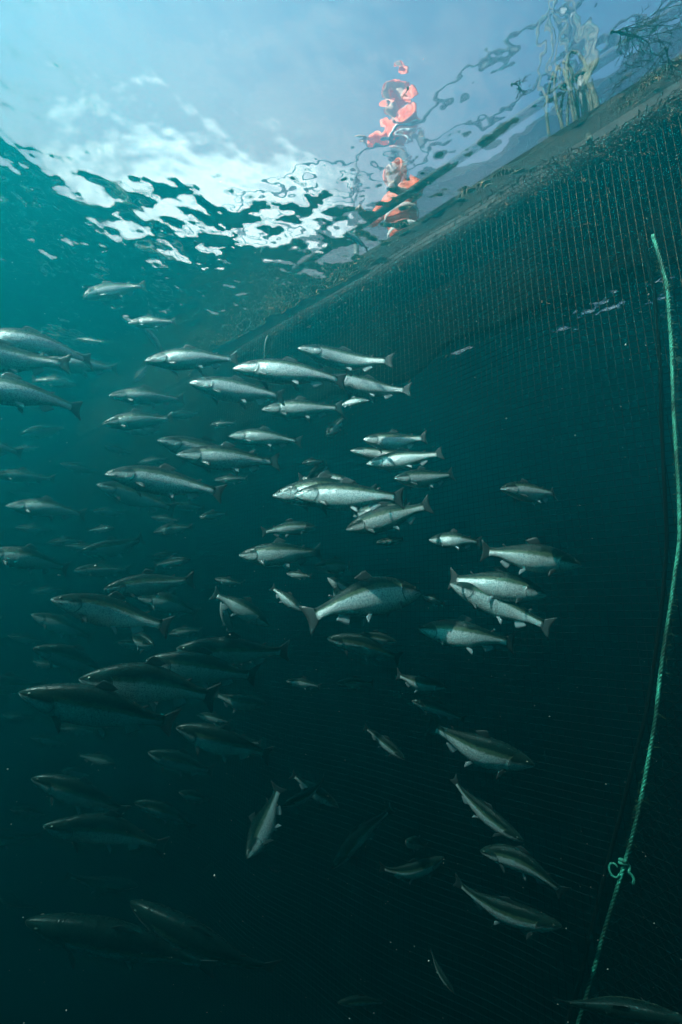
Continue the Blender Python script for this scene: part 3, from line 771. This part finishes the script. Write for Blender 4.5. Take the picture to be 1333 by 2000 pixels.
# growth on the netting under the walkway
def build_fouling():
    m = simple('net_growth', (.02, .014, .007), .9, col2=(.14, .075, .03), scale=14)
    V, F = [], []; r = random.Random(3)
    for i in range(7000):
        z = -.04 - abs(r.gauss(0, .42)); u = r.uniform(-6.5, 1.2)
        if r.random() < .35: u = -.2 + r.gauss(0, .40); z = -.05 - abs(r.gauss(0, .10))
        d = net_d(u, z) - r.uniform(-.015, .02)
        p = wall(u, d, z); ln = r.uniform(.012, .05) * (1.3 if z > -.22 else .8)
        q = p + Vector((r.uniform(-.6, .6), r.uniform(-.9, .2), r.uniform(-1, .1))) * ln
        w = Vector((r.uniform(-1, 1), r.uniform(-1, 1), r.uniform(-1, 1))).normalized() * r.uniform(.0015, .004)
        b = len(V); V += [p - w, p + w, q + w * .5 + Vector((r.uniform(-.5, .5), 0, 0)) * ln * .4, q - w * .4]
        F.append((b, b + 1, b + 2, b + 3))
    o = mesh_obj('net_growth', V, F, m, smooth=False); o['kind'] = 'stuff'; o['label'] = 'brown weedy growth clinging to the upper netting'; local(o, pen)
build_fouling()
def build_frill():
    m = simple('rope_algae', (.02, .05, .02), .9, col2=(.07, .13, .05), scale=30); V, F = [], []; r = random.Random(21)
    for i in range(900):
        z = r.choice((-1.05, -1.3, -1.5, -1.9, -2.6, -3.3)) + r.gauss(0, .16)
        if z > -.8: continue
        p = wall(rope_u(z) + r.uniform(-.012, .012), D0 - .01 + r.uniform(-.01, .01), z); ln = r.uniform(.008, .028)
        q = p + Vector((r.uniform(-1, 1), r.uniform(-1, .4), r.uniform(-1, .2))) * ln; w = Vector((0, .3, 1)) * r.uniform(.0006, .0016)
        b = len(V); V += [p - w, p + w, q + w * .4, q - w * .4]; F.append((b, b + 1, b + 2, b + 3))
    o = mesh_obj('rope_algae', V, F, m, smooth=False); o['kind'] = 'stuff'; local(o, gr)
build_frill()

# ------------------------------------------------------------------ floating walkway (collar) outside the net
walk = empty('floating_walkway', wall(-2, D0 + .7, 0)); tag(walk, 'dark floating walkway with pipes, deck and handrail along the net', 'walkway')
black = simple('black_pipe', (.006, .007, .008), .6, col2=(.014, .013, .011), scale=6, bump=.01, spec=.08)
grow = simple('fouled_deck', (.006, .006, .005), .9, col2=(.022, .016, .009), scale=9, bump=.03, spec=.05)
steel = simple('galvanised_steel', (.10, .105, .11), .6, .2, col2=(.06, .06, .06), scale=12)
us = [-30 + .4 * i for i in range(84)]
for d, r_ in ((.22, .17), (1.15, .17)):
    V, F = tube_data([wall(u, D0 + d, -.03 + .02 * math.sin(u * 1.3)) for u in us], r_, 18); o = mesh_obj('float_pipe', V, F, black); local(o, walk)
def box(name, u0, u1, d0, d1, z0, z1, mat, parent=walk):
    P = [wall(u, d, z) for z in (z0, z1) for d in (d0, d1) for u in (u0, u1)]
    o = mesh_obj(name, P, [(0, 2, 3, 1), (4, 5, 7, 6), (0, 1, 5, 4), (2, 6, 7, 3), (0, 4, 6, 2), (1, 3, 7, 5)], mat, smooth=False)
    local(o, parent); return o
box('deck', -30, 3.2, D0 + .06, D0 + 1.34, .16, .20, grow)
for k in range(16):
    u = 2.6 - 2.0 * k
    box('bracket', u - .05, u + .05, D0 + .40, D0 + .97, .02, .158, black)
    u = -.36 - 2.0 * (k - 1)
    V, F = tube_data([wall(u, D0 + .5, .2), wall(u, D0 + .52, .6), wall(u, D0 + .5, 1.02)], .028, 10); o = mesh_obj('rail_post', V, F, steel); local(o, walk)
for z in (.62, 1.02):
    V, F = tube_data([wall(u, D0 + .5, z + (0 if True else 0)) for u in us], .034 if z > 1 else .024, 10); o = mesh_obj('handrail', V, F, black); local(o, walk)

# near-black skirt added to darken the band, hanging behind the netting
nu_, nz_ = 160, 14; V = []; F = []
for j in range(nz_ + 1):
    for i in range(nu_ + 1):
        u = -9 + 10.6 * i / nu_; f = j / nz_
        V.append(wall(u, D0 + .20 + .04 * math.sin(u * 4.1 + f * 2) * f + .02 * math.sin(u * 11) * f, -.06 - f * (.80 + .05 * math.sin(u * 2.3) + .04 * math.sin(u * 6.1))))
for j in range(nz_):
    for i in range(nu_):
        a = j * (nu_ + 1) + i; F.append((a, a + 1, a + nu_ + 2, a + nu_ + 1))
o = mesh_obj('darkening_skirt', V, F, simple('darkening_canvas', (.0015, .0015, .001), .95, col2=(.006, .0045, .0025), scale=5, bump=.02, spec=.02)); sm = o.modifiers.new('thick', 'SOLIDIFY'); sm.thickness = .006; local(o, walk)

# rope coils hung over the handrail
def build_coils(u, n, mat, label):
    root = empty('coiled_rope', wall(u, D0 + .5, 1.02)); tag(root, label, 'rope')
    r = random.Random(n)
    pts = []
    for k in range(n * 18 + 1):
        a = k / 18 * 2 * math.pi; w = .07 + .03 * math.sin(k * .31)
        pts.append(wall(u + w * math.sin(a) + .05 * math.sin(k * .13), D0 + .5 - .05 + .10 * math.cos(a * .5 + 1) , 1.02 + .03 - .40 - .42 * math.cos(a) + .03 * math.sin(k * .21)))
    V, F = tube_data(pts, .010, 8); o = mesh_obj('coil', V, F, mat); o.parent = root; o.matrix_parent_inverse = Matrix.Translation(root.location).inverted()
    pts2 = catmull([wall(u + .1, D0 + .42, .9), wall(u + .14, D0 + .36, .5), wall(u + .05, D0 + .3, .1), wall(u + .12, D0 + .02, -.02)], 8)
    V, F = tube_data(pts2, .016, 8); o = mesh_obj('rope_tail', V, F, mat); o.parent = root; o.matrix_parent_inverse = Matrix.Translation(root.location).inverted()
build_coils(-.42, 5, simple('pale_rope', (.012, .028, .02), .9, col2=(.10, .085, .06), scale=18), 'pale green rope coils hung on the handrail post above the water')

# ------------------------------------------------------------------ worker on the walkway
def skin_mesh(name, chains, mat, parent, levels=1):
    """chains of (point, radius) joined at shared joints, grown into one surface"""
    V, E, Rr = [], [], []; index = {}
    for ch in chains:
        prev = None
        for p, rad in ch:
            key = tuple(round(c, 4) for c in p)
            if key not in index: index[key] = len(V); V.append(p); Rr.append(rad)
            i = index[key]
            if prev is not None and prev != i: E.append((prev, i))
            prev = i
    me = bpy.data.meshes.new(name); me.from_pydata(V, E, [])
    o = bpy.data.objects.new(name, me); C.objects.link(o); o.parent = parent
    md = o.modifiers.new('skin', 'SKIN'); md.use_smooth_shade = True
    for i, rr in enumerate(Rr):
        sv = me.skin_vertices[0].data[i]; sv.radius = rr if hasattr(rr, '__len__') else (rr, rr); sv.use_root = (i == 0)
    sb = o.modifiers.new('sub', 'SUBSURF'); sb.levels = sb.render_levels = levels + 1
    me.materials.append(mat); return o

def build_worker():
    base = wall(-2.14, D0 + 1.05, .20)
    root = empty('person', base); root.rotation_euler = (0, 0, math.atan2(-NW.y, -NW.x) - math.pi / 2)   # faces the pen (+Y local)
    tag(root, 'person in an orange and white jacket and dark trousers, leaning over the handrail', 'person')
    skin = simple('skin', (.55, .34, .25), .5); orange = simple('orange_jacket', (.85, .12, .03), .6, col2=(.75, .09, .02), scale=10, bump=.01)
    grey = simple('dark_trousers', (.05, .06, .07), .8, col2=(.08, .08, .09), scale=9, bump=.01)
    boot = simple('rubber_boot', (.02, .02, .02), .4); white = simple('reflective_band', (.8, .8, .78), .4)
    hip = (0, .0, .92); waist = (0, .03, 1.08); chest = (0, .10, 1.30); neck = (0, .15, 1.47); chin = (0, .19, 1.55)
    def arm(s): return [(chest, (.15, .11)), ((s * .19, .10, 1.40), .062), ((s * .27, .20, 1.20), .048), ((s * .21, .40, 1.08), .036), ((s * .20, .44, 1.07), .028)]
    def leg(s): return [(hip, (.13, .10)), ((s * .10, .0, .86), .088), ((s * .12, .05, .48), .06), ((s * .12, .0, .10), .042), ((s * .12, .02, .05), .042), ((s * .12, .16, .03), .032)]
    chains = [[(hip, (.13, .10)), (waist, (.12, .09)), (chest, (.15, .11)), (neck, .055), (chin, .068), ((0, .20, 1.63), (.078, .092)), ((0, .19, 1.71), (.07, .085))], arm(1), arm(-1), leg(1), leg(-1)]
    for s in (1, -1):      # palm and fingers closing on the rail
        wr = (s * .20, .44, 1.07); palm = (s * .20, .485, 1.075)
        chains.append([(wr, .028), (palm, (.034, .016))])
        for q, (dx, ln) in enumerate(((-.028, .9), (-.010, 1.0), (.010, .95), (.028, .75))):
            chains.append([(palm, (.034, .016)), ((s * .20 + dx, .515, 1.085), .0095), ((s * .20 + dx, .515 + .028 * ln, 1.075), .009), ((s * .20 + dx, .52 + .026 * ln, 1.045), .008)])
        chains.append([(wr, .028), ((s * .165, .47, 1.06), .011), ((s * .16, .505, 1.045), .009)])
    skin_mesh('body', chains, skin, root)
    # jacket with hood, trousers, boots, face details
    jk = [[((0, 0, .86), (.165, .135)), ((0, .03, 1.06), (.155, .125)), ((0, .10, 1.30), (.185, .145)), ((0, .13, 1.43), (.11, .09))]]
    for s in (1, -1): jk.append([((0, .10, 1.30), (.185, .145)), ((s * .20, .10, 1.40), .085), ((s * .275, .20, 1.20), .068), ((s * .22, .37, 1.09), .052)])
    j = skin_mesh('jacket', jk, orange, root)
    for z, y in ((1.0, .02), (1.18, .06)):
        V, F = [], []
        for k in range(24):
            a = 2 * math.pi * k / 24
            for (rr, dz) in ((.182, -.025), (.188, -.02), (.188, .02), (.182, .025)): V.append((rr * math.cos(a), y + rr * .84 * math.sin(a), z + dz))
        for k in range(24):
            for q in range(3): F.append((k * 4 + q, ((k + 1) % 24) * 4 + q, ((k + 1) % 24) * 4 + q + 1, k * 4 + q + 1))
        mesh_obj('reflective_band', V, F, white, j)
    tr = [[((0, 0, .96), (.14, .11)), ((0, 0, .88), (.15, .12))]]
    for s in (1, -1): tr.append([((0, 0, .88), (.15, .12)), ((s * .11, .0, .80), .105), ((s * .12, .05, .48), .08), ((s * .12, .0, .20), .07)])
    skin_mesh('trousers', tr, grey, root)
    for s in (1, -1): skin_mesh('boot', [[((s * .12, 0, .30), .062), ((s * .12, 0, .07), .058), ((s * .12, .10, .045), .05), ((s * .12, .18, .04), .04)]], boot, root)
    # hood: open shell around the head
    V, F = [], []; n = 16; m = 10
    for i in range(m + 1):
        ph = -0.5 + (math.pi * .5 + .5) * i / m
        for k in range(n + 1):
            th = math.pi * (-.12 + 1.24 * k / n) + math.pi
            V.append((.125 * math.cos(ph) * math.cos(th), .17 + .135 * math.cos(ph) * math.sin(th), 1.65 + .15 * math.sin(ph)))
    for i in range(m):
        for k in range(n): F.append((i * (n + 1) + k, i * (n + 1) + k + 1, (i + 1) * (n + 1) + k + 1, (i + 1) * (n + 1) + k))
    hd = mesh_obj('hood', V, F, orange, root); sm = hd.modifiers.new('thick', 'SOLIDIFY'); sm.thickness = .012
    dk = simple('eye_dark', (.02, .02, .02), .2)
    for s in (1, -1):
        V, F = tube_data([(s * .03, .275, 1.645), (s * .03, .289, 1.645)], .012, 10); mesh_obj('eye', V, F, dk, root)
    V, F = tube_data([(0, .275, 1.65), (0, .297, 1.62), (0, .302, 1.605), (0, .28, 1.598)], [.008, .012, .014, .008], 8); mesh_obj('nose', V, F, skin, root)
    V, F = tube_data([(-.026, .268, 1.575), (0, .283, 1.572), (.026, .268, 1.575)], .006, 8); mesh_obj('mouth', V, F, simple('lips', (.4, .15, .13), .5), root)
build_worker()

# ------------------------------------------------------------------ weed drifting under the surface
def surface_point(px, py, z):
    d = pix(px, py); return CAM + d * ((z + H) / d.z)
WEED = simple('brown_weed', (.030, .020, .009), .8, col2=(.075, .045, .018), scale=25)
def build_weed(px, py, size, n, label, z=-.10, seed=1, direction=None):
    c = surface_point(px, py, z); root = empty('seaweed', c); tag(root, label, 'seaweed', 'seaweed drifting under the surface')
    r = random.Random(seed); V, F = [], []
    d0 = Vector(direction or (r.uniform(-1, 1), r.uniform(-1, 1), 0)).normalized()
    def branch(p, d, ln, rad, depth):
        pts = [p]; 
        for k in range(6):
            d = (d + Vector((r.uniform(-.35, .35), r.uniform(-.35, .35), r.uniform(-.10, .10)))).normalized(); d.z *= .6
            p = p + d * ln / 6; pts.append(p)
            if depth < 3 and r.random() < .75:
                e = (d + Vector((r.uniform(-1, 1), r.uniform(-1, 1), r.uniform(-.3, .3)))).normalized(); branch(p, e, ln * r.uniform(.35, .6), rad * .7, depth + 1)
        q = [x - c for x in pts]
        v, f = tube_data(q, [rad * (1 - .1 * i) for i in range(7)], 4, True, len(V)); V.extend(v); F.extend(f)
    for k in range(n): branch(c + Vector((r.gauss(0, 1), r.gauss(0, 1), 0)) * size * .03, (d0 + Vector((r.uniform(-.5, .5), r.uniform(-.5, .5), 0))).normalized(), size * r.uniform(.6, 1.1), .0026, 0)
    o = mesh_obj('strands', V, F, WEED); o.parent = root
    # a holdfast knot the strands grow from
    V2, F2 = tube_data([(0, -.006, 0), (0, 0, .002), (.004, .008, 0)], [.003, .006, .003], 8); mesh_obj('holdfast', V2, F2, WEED, root)
build_weed(1195, 62, .26, 5, 'large branching brown weed drifting near the upper right of the bright surface', seed=3, direction=(1, -.1, 0))
build_weed(1300, 95, .20, 5, 'bushy brown weed at the picture edge beside the large branching one', seed=5, direction=(.3, 1, 0))
build_weed(797, 172, .05, 1, 'tiny forked twig of weed above the orange jacket', seed=8, direction=(0, 1, 0))
build_weed(1000, 165, .09, 2, 'small thin weed sprig under the handrail line', seed=12, direction=(1, .4, 0))

# ------------------------------------------------------------------ marine snow
def build_snow():
    m = simple('marine_snow', (.42, .46, .4), .9)
    V, F = [], []; r = random.Random(11)
    for i in range(1100):
        d = pix(r.uniform(-60, 1393), r.uniform(350, 2000)) ; dist = r.uniform(.6, 3.2) ** 1.0
        c = CAM + d * dist
        if c.z > -.15 or c.dot(NW) > D0 - .1: continue
        s = r.uniform(.0004, .0010) * (.6 + dist * .3) * (2 if r.random() < .04 else 1)
        b = len(V)
        for v in ((1, 0, 0), (-1, 0, 0), (0, 1, 0), (0, -1, 0), (0, 0, 1), (0, 0, -1)):
            V.append(c + Vector(v) * s * r.uniform(.6, 1.3))
        for f in ((0, 2, 4), (2, 1, 4), (1, 3, 4), (3, 0, 4), (2, 0, 5), (1, 2, 5), (3, 1, 5), (0, 3, 5)): F.append(tuple(b + q for q in f))
    o = mesh_obj('marine_snow', V, F, m); tag(o, 'tiny pale specks drifting in the water', kind='stuff')
build_snow()
#END
